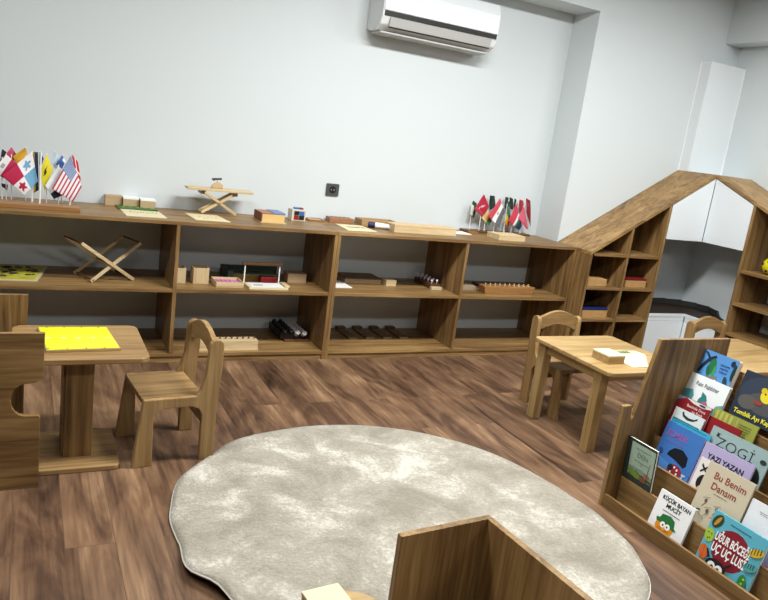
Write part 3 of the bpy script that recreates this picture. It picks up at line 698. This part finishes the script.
t = thing('paper_sheet', 'white paper sheet lying by the second divider on the middle shelf', 'paper', (.96, .22, m_)); link('sheet', bx(-.085, .065, -.09, .09, 0, .003), PUREW, t)
add_box('small_wooden_box', 'tiny tan wooden box right of the flat dark-lidded case', 'box', 1.278, 1.346, .205, .265, m_, .036, BEECH)
t = thing('knobbed_cylinder_block', 'dark block holding two rows of small white-knobbed cylinders, seen end-on', 'block', (1.60, .25, m_))
link('block', bx(-.04, .03, -.09, .12, .0, .030), DARKY, t, .001); link('end_block', bx(-.045, .028, -.115, -.0905, 0, .018), mat('cream_end', 'C9B896', .6), t, .001)
km = mat('pearl_knob', 'D8CFE0', .25)
for k in range(5):
    for x in (-.025, .012):
        s = BM(); y = -.07+k*.045; cyl(s, (x, y, .030), (x, y, .044), .003, 8); ball(s, (x, y, .049), .008, 1, 6); link('knob', s, km, t, smooth=True)
add_box('flat_tray', 'greyish flat wooden tray left of the knobbed block in the rightmost bay', 'tray', 1.78, 1.90, .165, .30, m_, .024, mat('grey_wood', '9C8C74', .6))
t = thing('knobbed_cylinder_block', 'amber wooden block with a row of knobbed cylinders in the rightmost middle bay', 'block', (2.09, .11, m_))
link('block', prism(BM(), [(-.18, 0), (.185, 0), (.20, .048), (-.195, .048)], 'y', -.035, .035), REDW, t, .002)
for k in range(10):
    s = BM(); x = -.165+k*.037; cyl(s, (x, 0, .048), (x, 0, .0495), .004+.0009*k, 12); cyl(s, (x, 0, .0495), (x, 0, .054), .003, 8); ball(s, (x, 0, .057), .005, 1, 5); link('knob', s, BEECH, t)
add_box('dark_slate', 'flat dark board lying behind the amber knobbed block', 'board', 2.0, 2.16, .26, .37, m_, .012, DARKW)
# ================================================================ BOTTOM SHELF
b_ = .048
t = thing('knobbed_cylinder_block', 'pale long cylinder block with dark knobs on the bottom shelf behind the chair', 'block', (.325, .075, b_))
link('block', bx(-.165, .147, -.035, .035, 0, .052), BEECH, t, .002); link('base', bx(-.17, .15, -.042, .038, 0, .006), BEECH, t)
for k in range(10):
    s = BM(); x = -.145+k*.031; cyl(s, (x, 0, .052), (x, 0, .058), .003, 8); ball(s, (x, 0, .061), .006, .8, 5); link('knob', s, DARKW, t)
t = thing('sound_cylinder_rack', 'black rack of lying cylinders with white ends on the bottom shelf', 'rack', (.735, .27, b_))
link('base', bx(-.07, .085, -.10, .13, 0, .012), DARKY, t, .001)
link('rack', prism(BM(), [(-.09, .0125), (.075, .0125), (.075, .034), (-.09, .055)], 'y', -.08, .14), BLACK, t, .002)
wm = mat('white_cap', 'C8C8C8', .4)
for k in range(5):
    for j, x in enumerate((.005, .047)):
        s = BM(); y = -.068+k*.05; cyl(s, (x, y, .034), (x, y-.03, .058-.006*j), .014, 14); link('cylinder', s, wm, t)
for k in range(5):
    for j, x in enumerate((-.07, -.033)):
        s = BM(); y = -.068+k*.05; cyl(s, (x, y, .045), (x, y-.025, .066), .012, 12); link('cylinder', s, BLACK, t)
pm = mat('slat_brown', '7A6450', .5, var=.15)
SL = ['leftmost of the four', 'second from the left of the four', 'third from the left of the four', 'rightmost of the four']
for k in range(4):
    t = thing('stepped_slat', 'dark brown stepped wooden strip on the bottom shelf, '+SL[k], 'wooden strip', (1.108+k*.116, .32, b_), 0, 'dark wooden strips on the bottom shelf')
    link('strip', bx(-.028, .028, -.11, .11, 0, .010), pm, t, .001); link('end_block', bx(-.028, .028, .07, .11, .0102, .022), DARKY, t, .001)
    for j in range(3): link('rib', bx(-.028, .028, -.085+j*.05, -.079+j*.05, .0102, .013), DARKY, t)
# boxes in the house shelf
tn = mat('box_tan', 'B48E5C', .5, var=.08)
add_box('small_wooden_box', 'tan box in the left cubby of the upper row, house shelf', 'box', 2.572, 2.732, -.085, 0, .491, .046, tn, group='boxes in the house shelf cubbies')
add_box('small_wooden_box', 'tan box with dark red lid in the right upper cubby of the house shelf', 'box', 2.90, 3.085, -.085, 0, .491, .058, tn, lid=mat('dark_red_lid', '6E1616', .5), group='boxes in the house shelf cubbies')
add_box('small_wooden_box', 'tan box with navy blue lid in the left lower cubby of the house shelf', 'box', 2.575, 2.79, -.085, 0, .279, .062, tn, lid=mat('navy_lid', '1C2458', .5), group='boxes in the house shelf cubbies')
t = thing('toy_ball', 'yellow ball with black marks on the right wing shelf at the photo edge', 'ball', (3.60, -.585, .7115+.056))
s = BM(); ball(s, (0, 0, 0), .056, 1, 14); link('ball', s, mat('ball_yellow', 'D8CE1E', .4), t, smooth=True)
s = BM()
for a, bz in ((2.6, .01), (3.3, .03), (3.9, -.015), (3.2, -.03)):
    r = math.sqrt(.0563**2-bz*bz); ball(s, (r*math.cos(a), r*math.sin(a), bz), .009, 1, 6)
link('mark', s, BLACK, t, smooth=True)
# ================================================================ BOOK DISPLAY
LEAN = math.atan(.28)
t = thing('book_display', 'stepped walnut book display rack full of front-facing picture books', 'book rack', (1.31, -1.72, 0))
sp = [(0, 0), (.50, 0), (.50, .665), (.112, .665), (.070, .405), (.058, .33), (.050, .402), (.004, .400)]
# one outline: low front post step, then the slanted edge
sp = [(.0, 0), (.50, 0), (.50, .657), (.124, .657), (.068, .36), (.054, .34), (.046, .404), (.006, .401)]
YL = -1.0
link('side_panel', prism(BM(), sp, 'y', .0, .018), WZ, t, .0012)
link('side_panel', prism(BM(), sp, 'y', YL-.018, YL), WZ, t, .0012)
link('front_lip', bx(0, .012, YL+.001, -.001, 0, .052), WY, t, .0012)
link('bottom_board', bx(.0125, .49, YL+.001, -.001, .004, .016), WY, t)
X0T = [1.335, 1.395, 1.455, 1.515, 1.575, 1.618]; ZBT = [.0165, .085, .165, .245, .325, .405]
for k in range(1, 6):
    xr = X0T[k]-.018-1.31 if k < 5 else X0T[k]-.012-1.31
    zlow = ZBT[k-1]-.011 if k > 1 else .0165
    link('riser', bx(xr, xr+.011, YL+.001, -.001, zlow, ZBT[k]+(.035 if k < 5 else .012)), WY, t, .001)
    xn = (X0T[k+1]-.018-1.31) if k < 4 else (X0T[5]-.012-1.31 if k == 4 else .40)
    link('step_board', bx(xr+.0112, xn-.0002, YL+.001, -.001, ZBT[k]-.011, ZBT[k]-.0005), WY, t)
lb = prism(BM(), [(.350, .406), (.362, .406), (.405, .575), (.393, .578)], 'y', YL+.001, -.001)
link('back_rest', lb, WY, t)
# ---- books
class Book:
    def __init__(s, label, tier, yt, w, ztop, th, cover, x0=None, lean=LEAN, spine=None, zb=None, dy=0):
        z0 = ZBT[tier] if zb is None else zb; x0 = X0T[tier] if x0 is None else x0
        s.w = w; s.h = (ztop-z0)/math.cos(lean); s.n = 0
        s.t = thing('picture_book', label, 'book', (x0+dy, yt, z0), (-lean, 0, -PI/2), 'picture books on the display rack')
        w_, h_ = s.w, s.h
        s.c = link('front_cover', bx(0, w_, 0, .0015, 0, h_), cover, s.t)
        link('pages', bx(.001, w_-.002, .0016, th-.0016, .002, h_-.002), PAPER, s.t)
        link('back_cover', bx(0, w_, th-.0015, th, 0, h_), spine or cover, s.t)
        link('spine', bx(0, .0012, .0016, th-.0016, 0, h_), spine or cover, s.t)
    def poly(s, pts, colour, name='printed_shape', lift=None):
        """pts in fractions of the cover"""
        s.n += 1; y = -.00025*s.n
        bm = BM(); bm.faces.new([bm.verts.new((u*s.w, y, v*s.h)) for u, v in pts])
        r = bmesh.ops.extrude_face_region(bm, geom=bm.faces[:]); bmesh.ops.translate(bm, verts=[v for v in r['geom'] if isinstance(v, bmesh.types.BMVert)], vec=(0, .0002, 0))
        return link(name, bm, colour if not isinstance(colour, str) else ink(colour), s.c)
    def oval(s, cu, cv, ru, rv, colour, name='printed_shape', rot=0, n=20, k=1.0):
        pts = []
        for i in range(n):
            a = 2*PI*i/n; x, z = ru*math.cos(a)*s.w, rv*math.sin(a)*s.h
            c_, s_ = math.cos(rot), math.sin(rot); pts.append((cu+(x*c_-z*s_)/s.w, cv+(x*s_+z*c_)/s.h))
        return s.poly(pts, colour, name)
    def text(s, txt, cu, cv, size, colour, sx=1.0, bold=0, name='title', rot=0, width=None):
        s.n += 1
        cu_ = bpy.data.curves.new('t', 'FONT'); cu_.body = txt; cu_.size = size; cu_.align_x = 'CENTER'; cu_.align_y = 'CENTER'; cu_.offset = bold; cu_.extrude = .0001; cu_.resolution_u = 3
        o = bpy.data.objects.new('t', cu_); C.objects.link(o)
        bpy.context.view_layer.update()
        me = bpy.data.meshes.new_from_object(o.evaluated_get(bpy.context.evaluated_depsgraph_get()))
        bpy.data.objects.remove(o); bpy.data.curves.remove(cu_)
        if width:
            xs = [v.co.x for v in me.vertices]; sx = width*s.w/(max(xs)-min(xs))
        me.transform(Matrix.Rotation(PI/2, 4, 'X') @ Matrix.Rotation(rot, 4, 'Z') @ Matrix.Diagonal((sx, 1, 1, 1)))
        me.transform(Matrix.Translation((cu*s.w, -.00025*s.n-.0004, cv*s.h)))
        me.materials.clear(); me.materials.append(ink(colour))
        ob = bpy.data.objects.new(name, me); C.objects.link(ob); ob.parent = s.c
        return ob
    def lines(s, cu, cv, wu, n, gap, colour, th=.0016):
        """illegible small print as thin strokes"""
        s.n += 1; bm = BM()
        for i in range(n):
            x = -wu/2*s.w*(1-.12*i)
            while x < wu/2*s.w*(1-.12*i):
                l = .002+.004*random.random(); box(bm, cu*s.w+x, cu*s.w+min(x+l, wu/2*s.w), -.0003*s.n-.0002, -.0003*s.n, cv*s.h-i*gap-th/2, cv*s.h-i*gap+th/2); x += l+.0012
        return link('small_print', bm, ink(colour), s.c)
inks = {}
def ink(h):
    if h not in inks: inks[h] = mat('ink_'+h, h, .45)
    return inks[h]
random.seed(5)
# front row
b = Book('small white book with black title and a green-capped orange figure, front row', 0, -1.910, .149, .166, .010, ink('E6E8EA'))
b.text('KÜÇÜK BAYAN', .52, .86, .0195, '1A1A1A', .92, .0006, width=.80); b.text('MUCİT', .50, .72, .0195, '1A1A1A', 1, .0006); b.text('Roger Hargreaves'[:0] or '', .5, .5, .01, '1A1A1A') if False else b.lines(.5, .60, .5, 1, .006, '55585A', .003)
b.oval(.45, .26, .25, .20, 'D98E1E', 'figure_face'); b.oval(.45, .18, .17, .09, 'C9781A')
b.poly([(.20, .32), (.17, .40), (.26, .42), (.30, .52), (.52, .56), (.66, .50), (.70, .36), (.78, .32), (.70, .29), (.48, .33)], '1E6A34', 'figure_cap')
b.oval(.40, .30, .07, .07, 'F0F0EE'); b.oval(.54, .30, .07, .07, 'F0F0EE'); b.oval(.41, .30, .02, .025, '101010'); b.oval(.53, .30, .02, .025, '101010'); b.oval(.46, .22, .045, .035, 'E8A23A'); b.poly([(.36, .15), (.56, .15), (.46, .12)], '7A3A14')
b = Book('turquoise book with a large crimson ladybird circle and bold white title, front row', 0, -2.119, .197, .200, .014, ink('58A9BE'), dy=.004)
b.oval(.50, .50, .33, .34, '7E1628', 'ladybird_body')
b.text('UĞUR BÖCEĞİ', .50, .61, .038, 'EEF0EE', .86, .0011, width=.64); b.text('UÇ UÇ LUSİ', .50, .42, .040, 'EEF0EE', .92, .0011, width=.62)
b.lines(.53, .905, .38, 1, .006, '1F5A6E', .003)
b.oval(.12, .84, .085, .13, '2E3A24', 'leaf', -.4); b.oval(.12, .84, .03, .10, 'B88A2E', 'leaf_vein', -.4)
b.oval(.08, .56, .085, .12, '9CBA3C', 'leaf', .2)
for p in ((.05, .6), (.1, .52), (.07, .5), (.11, .6)): b.oval(p[0], p[1], .014, .016, '3F7A30')
b.oval(.10, .26, .085, .13, 'C8622A', 'leaf', .3); b.poly([(.1, .14), (.105, .14), (.09, .38), (.085, .38)], '8A3A14')
b.oval(.90, .72, .12, .07, 'C9A830', 'leaf', .5)
for k in range(4): b.poly([(.82+k*.045, .66+k*.02), (.835+k*.045, .66+k*.02), (.83+k*.045, .78+k*.015), (.815+k*.045, .77+k*.015)], '5A4A18', 'leaf_stripe')
b.oval(.90, .46, .12, .07, '4E9A9A', 'leaf', .4)
for k in range(4): b.poly([(.82+k*.04, .42+k*.01), (.832+k*.04, .42+k*.01), (.835+k*.04, .51+k*.01), (.82+k*.04, .50+k*.01)], '1F5258', 'leaf_stripe')
b.oval(.88, .15, .07, .16, '2E7A3A', 'leaf', .15)
for k in range(3): b.oval(.87+.01*k, .08+.08*k, .018, .018, 'A8C83C')
b.oval(.62, .07, .12, .07, '4E8A3A', 'leaf', -.3); b.poly([(.54, .05), (.70, .10), (.70, .115), (.54, .065)], 'C8C84C', 'leaf_vein')
b.oval(.40, .14, .19, .13, '161414', 'ladybird_head')
b.oval(.33, .13, .07, .075, 'ECECE8', 'eye'); b.oval(.47, .13, .07, .075, 'ECECE8', 'eye'); b.oval(.345, .12, .03, .035, '161414'); b.oval(.455, .12, .03, .035, '161414')
b.poly([(.22, .22), (.26, .24), (.18, .36), (.15, .35)], '161414', 'antenna'); b.poly([(.58, .22), (.54, .24), (.62, .34), (.65, .33)], '161414', 'antenna')
b = Book('lilac book with dark letters at the right edge, beside the turquoise ladybird book', 1, -2.258, .12, .182, .006, ink('B8A8CC'), dy=-.002)
b.text('V', .16, .80, .026, '2A2440', 1, .0006); b.text('e', .18, .52, .024, '2A2440', 1, .0006)
# second row
b = Book('dark green landscape book standing apart near the side panel, second row', 1, -1.723, .140, .284, .012, ink('24322C'), x0=1.380, lean=-.05)
b.poly([(.16, .40), (.16, .95), (.97, .95), (.97, .40)], '9FB7A6', 'cover_sky'); b.poly([(.16, .40), (.16, .30), (.5, .42), (.97, .36), (.97, .44), (.6, .50), (.16, .48)], '7C9080')
b.poly([(.16, .30), (.42, .44), (.75, .36), (.97, .34), (.97, .30)], '4F6A2C', 'hill'); b.oval(.38, .36, .22, .06, '6E8A34', 'hill', -.3)
b.text('DEN', .58, .74, .026, '6E8478', 1, 0); b.text('& KURT'[2:3], .58, .58, .012, '6E8478'); b.lines(.58, .86, .5, 1, .01, '6E8478', .003); b.lines(.58, .62, .5, 1, .01, '6E8478', .003)
b.oval(.80, .42, .09, .05, '9A6A50'); b.oval(.7, .33, .12, .05, '7A4A36'); b.poly([(.80, .36), (.82, .36), (.86, .70), (.85, .70)], '33403A')
b = Book('beige book with dark red serif-like title and faint sketches, second row', 1, -2.009, .176, .315, .008, ink('C2B9A2'))
b.text('Bu Benim', .55, .84, .034, '8E3A34', .95, .0003); b.text('Dansım', .50, .69, .034, '8E3A34', .95, .0003); b.lines(.48, .60, .3, 1, .006, '6A6456', .002)
for x, z in ((.25, .46), (.52, .42), (.72, .38), (.36, .34)):
    b.oval(x, z, .03, .03, '5A5448', 'sketch'); b.poly([(x-.05, z-.10), (x-.04, z-.10), (x+.02, z-.02), (x+.01, z-.015)], '5A5448', 'sketch'); b.poly([(x-.08, z+.03), (x+.06, z+.07), (x+.06, z+.062), (x-.08, z+.022)], '8A8270', 'sketch')
b.poly([(.05, .30), (.35, .22), (.35, .212), (.05, .292)], '5A5448', 'sketch'); b.oval(.18, .30, .05, .012, '3A3630', 'sketch', .3); b.poly([(.45, .28), (.70, .33), (.70, .322), (.45, .272)], '9A4A3A', 'sketch')
b = Book('white book with a small green and orange creature, right of the beige book', 1, -2.190, .17, .272, .008, ink('DDE2E8'), dy=.006)
b.lines(.42, .86, .4, 2, .006, '7C8088', .002)
b.oval(.55, .42, .20, .09, '4E9A3E', 'figure', .4); b.oval(.42, .34, .10, .07, '8AB43A', 'figure'); b.oval(.66, .55, .08, .08, '3E7A6A', 'figure'); b.poly([(.3, .28), (.36, .28), (.60, .18), (.58, .14)], 'D8742A', 'figure'); b.oval(.6, .3, .08, .05, 'C8402A')
b = Book('white book with a black-haired face peeking between the blue and beige books', 1, -1.955, .10, .302, .004, ink('D9D6D2'), dy=.028, zb=.085)
b.oval(.45, .63, .28, .14, '181414', 'figure_hair'); b.oval(.42, .50, .14, .09, 'C8A890', 'figure_face'); b.poly([(.15, .92), (.45, .80), (.44, .77), (.14, .88)], '1A1818'); b.poly([(.15, .80), (.42, .93), (.44, .90), (.17, .77)], '1A1818'); b.oval(.5, .45, .02, .03, '8A2A2A')
# third row
b = Book('bright blue book with pink title and a red-dotted figure, third row by the side panel', 2, -1.768, .168, .357, .009, ink('3C6FB4'))
b.text('ELMER', .36, .80, .032, '8A5AA0', 1.0, .0008); b.lines(.38, .66, .42, 1, .01, '7A60A8', .004)
b.poly([(.30, .42), (.32, .50), (.42, .59), (.62, .62), (.80, .54), (.84, .38), (.78, .33), (.5, .40)], '141820', 'dark_hill')
b.poly([(0, .36), (.3, .30), (.85, .18), (1, .22), (1, 0), (0, 0)], '4A80C0', 'water')
b.oval(.62, .20, .19, .12, '8E2A30', 'figure'); b.oval(.50, .24, .07, .06, '22262E', 'figure'); b.oval(.60, .27, .022, .022, 'E8E8E8'); b.oval(.68, .24, .022, .022, 'E8E8E8'); b.oval(.54, .16, .022, .022, 'E8E8E8'); b.oval(.70, .17, .022, .022, 'E8E8E8'); b.oval(.12, .44, .05, .05, '2A4A80')
b.poly([(.80, .0), (.83, 0), (.88, .20), (.92, .20), (.92, .23), (.82, .23), (.82, .20), (.85, .20)], 'B8C8E0', 'stroke')
b = Book('lilac wide book with black capital title behind the beige book', 2, -1.942, .194, .352, .009, ink('A99FC4'))
b.text('YAZI YAZAN', .50, .78, .026, '1C1A28', .95, .0007); b.text('İNEKLER', .46, .60, .026, '1C1A28', .9, .0007)
b.poly([(.80, .50), (.90, .50), (.90, .60), (.80, .60)], 'D6D0E2', 'sticker'); b.lines(.86, .66, .14, 2, .006, '5A5470', .002)
b = Book('bright cyan book edge showing just above the blue book', 2, -1.765, .175, .369, .004, ink('3AA2BE'), dy=.030, zb=.21)
b.lines(.5, .95, .8, 1, .005, '1E6A86', .003)
b = Book('white book with a dark smile curve and teal letters, behind the cyan book', 3, -1.760, .130, .408, .006, ink('C9D3D4'), dy=-.018, zb=.25)
b.poly([(.30, .97), (.36, .90), (.52, .87), (.70, .89), (.80, .95), (.80, .90), (.66, .83), (.48, .81), (.32, .85), (.26, .93)], '24343A', 'smile_curve'); b.lines(.5, .745, .9, 1, .010, '1F5A66', .006)
# fourth row
b = Book('dark red book with white title in the fourth row, partly covered on its left', 3, -1.735, .150, .447, .008, ink('7E1620'))
b.poly([(.25, .995), (.5, .94), (.75, .93), (.995, .96), (.995, .995)], 'CFCBC8', 'cover_band'); b.poly([(.005, .90), (.10, .93), (.28, .995), (.005, .995)], '6A7A86', 'cover_band'); b.oval(.75, .965, .10, .018, '2A2E60', 'cover_spot')
b.text('Benimle Dans', .62, .875, .015, 'D8BCBC', .95, .0002, width=.55); b.text('ne Renk', .70, .80, .015, 'D8BCBC', .95, .0002)
b = Book('plain crimson book with white edges left of the big grey title book', 3, -1.850, .165, .420, .004, ink('84141E'), dy=.010)
b.oval(.25, .55, .05, .05, 'C08A8A'); b.oval(.16, .46, .04, .04, 'C08A8A'); b.oval(.28, .38, .05, .04, 'B07878')
b = Book('teal-grey wide book with large spaced dark title and black silhouette, fourth row', 3, -1.924, .235, .402, .006, ink('8FA6A6'), dy=-.008, zb=.25)
b.text('ZOGİ', .46, .70, .050, '28383A', 1.15, -.0006)
b.poly([(.10, .82), (.13, .80), (.16, .83), (.145, .86), (.17, .90), (.13, .885), (.10, .91), (.115, .86)], '1A2426', 'bird'); b.oval(.80, .30, .17, .30, '182020', 'silhouette', .1); b.oval(.05, .45, .12, .16, '1C2C26', 'silhouette', .6); b.poly([(.36, .44), (.42, .38), (.50, .44), (.47, .36), (.38, .34)], '1A2426', 'bird')
b.oval(.92, .74, .05, .05, '22302E', 'silhouette')
# fifth row
b = Book('white book with teal side patches and a small teal and pink figure, upper left', 4, -1.722, .172, .529, .014, ink('DEE4E6'))
b.text('Rain Rabbiter', .50, .85, .023, '444E58', .9, .0002, width=.58)
b.poly([(0, .30), (.0, .68), (.20, .72), (.27, .62), (.22, .35)], '4F9AA2', 'patch'); b.poly([(1, .30), (1, .66), (.86, .60), (.80, .45)], '4F9AA2', 'patch')
b.oval(.52, .56, .11, .10, '2F7A7A', 'figure', .4); b.poly([(.44, .74), (.47, .56), (.62, .62), (.56, .70)], '2F7A7A', 'figure'); b.oval(.59, .53, .08, .07, 'A8607A', 'figure'); b.oval(.40, .48, .07, .06, '3A3A6A', 'figure')
b = Book('olive green book with yellow stripes below the dark bear book', 4, -1.876, .178, .447, .006, ink('8E9440'), dy=-.006)
for k in range(4): b.poly([(.05+k*.11, .55), (.11+k*.11, .55), (.11+k*.11, .97), (.05+k*.11, .97)], 'B0B05C', 'stripe')
b.poly([(.55, .35), (.56, .35), (.56, .97), (.55, .97)], 'C8C890', 'stripe'); b.lines(.74, .85, .28, 5, .009, '4A5A22', .0025); b.oval(.88, .42, .05, .08, '2A341C', 'silhouette')
# top row
b = Book('sky-blue book with green parrot-like leaves and dark branch, top left of the rack', 5, -1.722, .150, .620, .024, ink('4E86C0'), spine=ink('E0C4CC'))
b.poly([(0, .60), (.05, .58), (.22, .80), (.40, .92), (.36, .96), (.18, .88), (.04, .70)], '16263E', 'branch'); b.poly([(.02, .97), (.10, .97), (.30, .86), (.26, .82)], '1C2C40', 'branch')
b.oval(.36, .76, .10, .14, '1F6A3E', 'leaf'); b.oval(.30, .66, .05, .10, '185A34', 'leaf', .3); b.oval(.46, .68, .04, .12, '3A8A58', 'leaf')
b.lines(.70, .84, .26, 3, .013, '1E3A80', .004)
b.oval(.88, .92, .06, .05, '16263E', 'leaf'); b.oval(.97, .78, .05, .14, '16303A', 'leaf'); b.oval(.85, .58, .06, .10, '1C3A48', 'leaf', .3); b.oval(.95, .44, .06, .12, '16303A', 'leaf')
b.poly([(.24, .52), (.34, .60), (.42, .56), (.44, .42), (.32, .40), (.22, .44)], '5A6A3A', 'creature'); b.poly([(.42, .60), (.60, .62), (.64, .48), (.46, .42)], '6A6A60', 'creature'); b.poly([(.45, .52), (.61, .57), (.62, .49), (.46, .44)], 'D8DDE0', 'sign')
b = Book('dark blue-grey book with a yellow bird-like figure and yellow title, top right', 5, -1.915, .22, .606, .010, ink('232C3C'), dy=.002, zb=.44)
b.oval(.52, .60, .50, .40, '2E3848', 'figure'); b.oval(.50, .45, .30, .22, '4A4A4C', 'figure'); b.oval(.22, .38, .16, .15, '545250', 'figure')
b.oval(.50, .62, .11, .14, 'D6C62A', 'yellow_figure'); b.oval(.42, .72, .05, .06, 'C8B020', 'yellow_figure'); b.oval(.46, .66, .015, .02, '101010'); b.oval(.54, .66, .015, .02, '101010'); b.oval(.40, .44, .08, .04, '8A3A2E', 'figure')
b.text('Tombik Ayı Kaplan'[:14], .40, .13, .023, 'D8D240', .95, .0006)
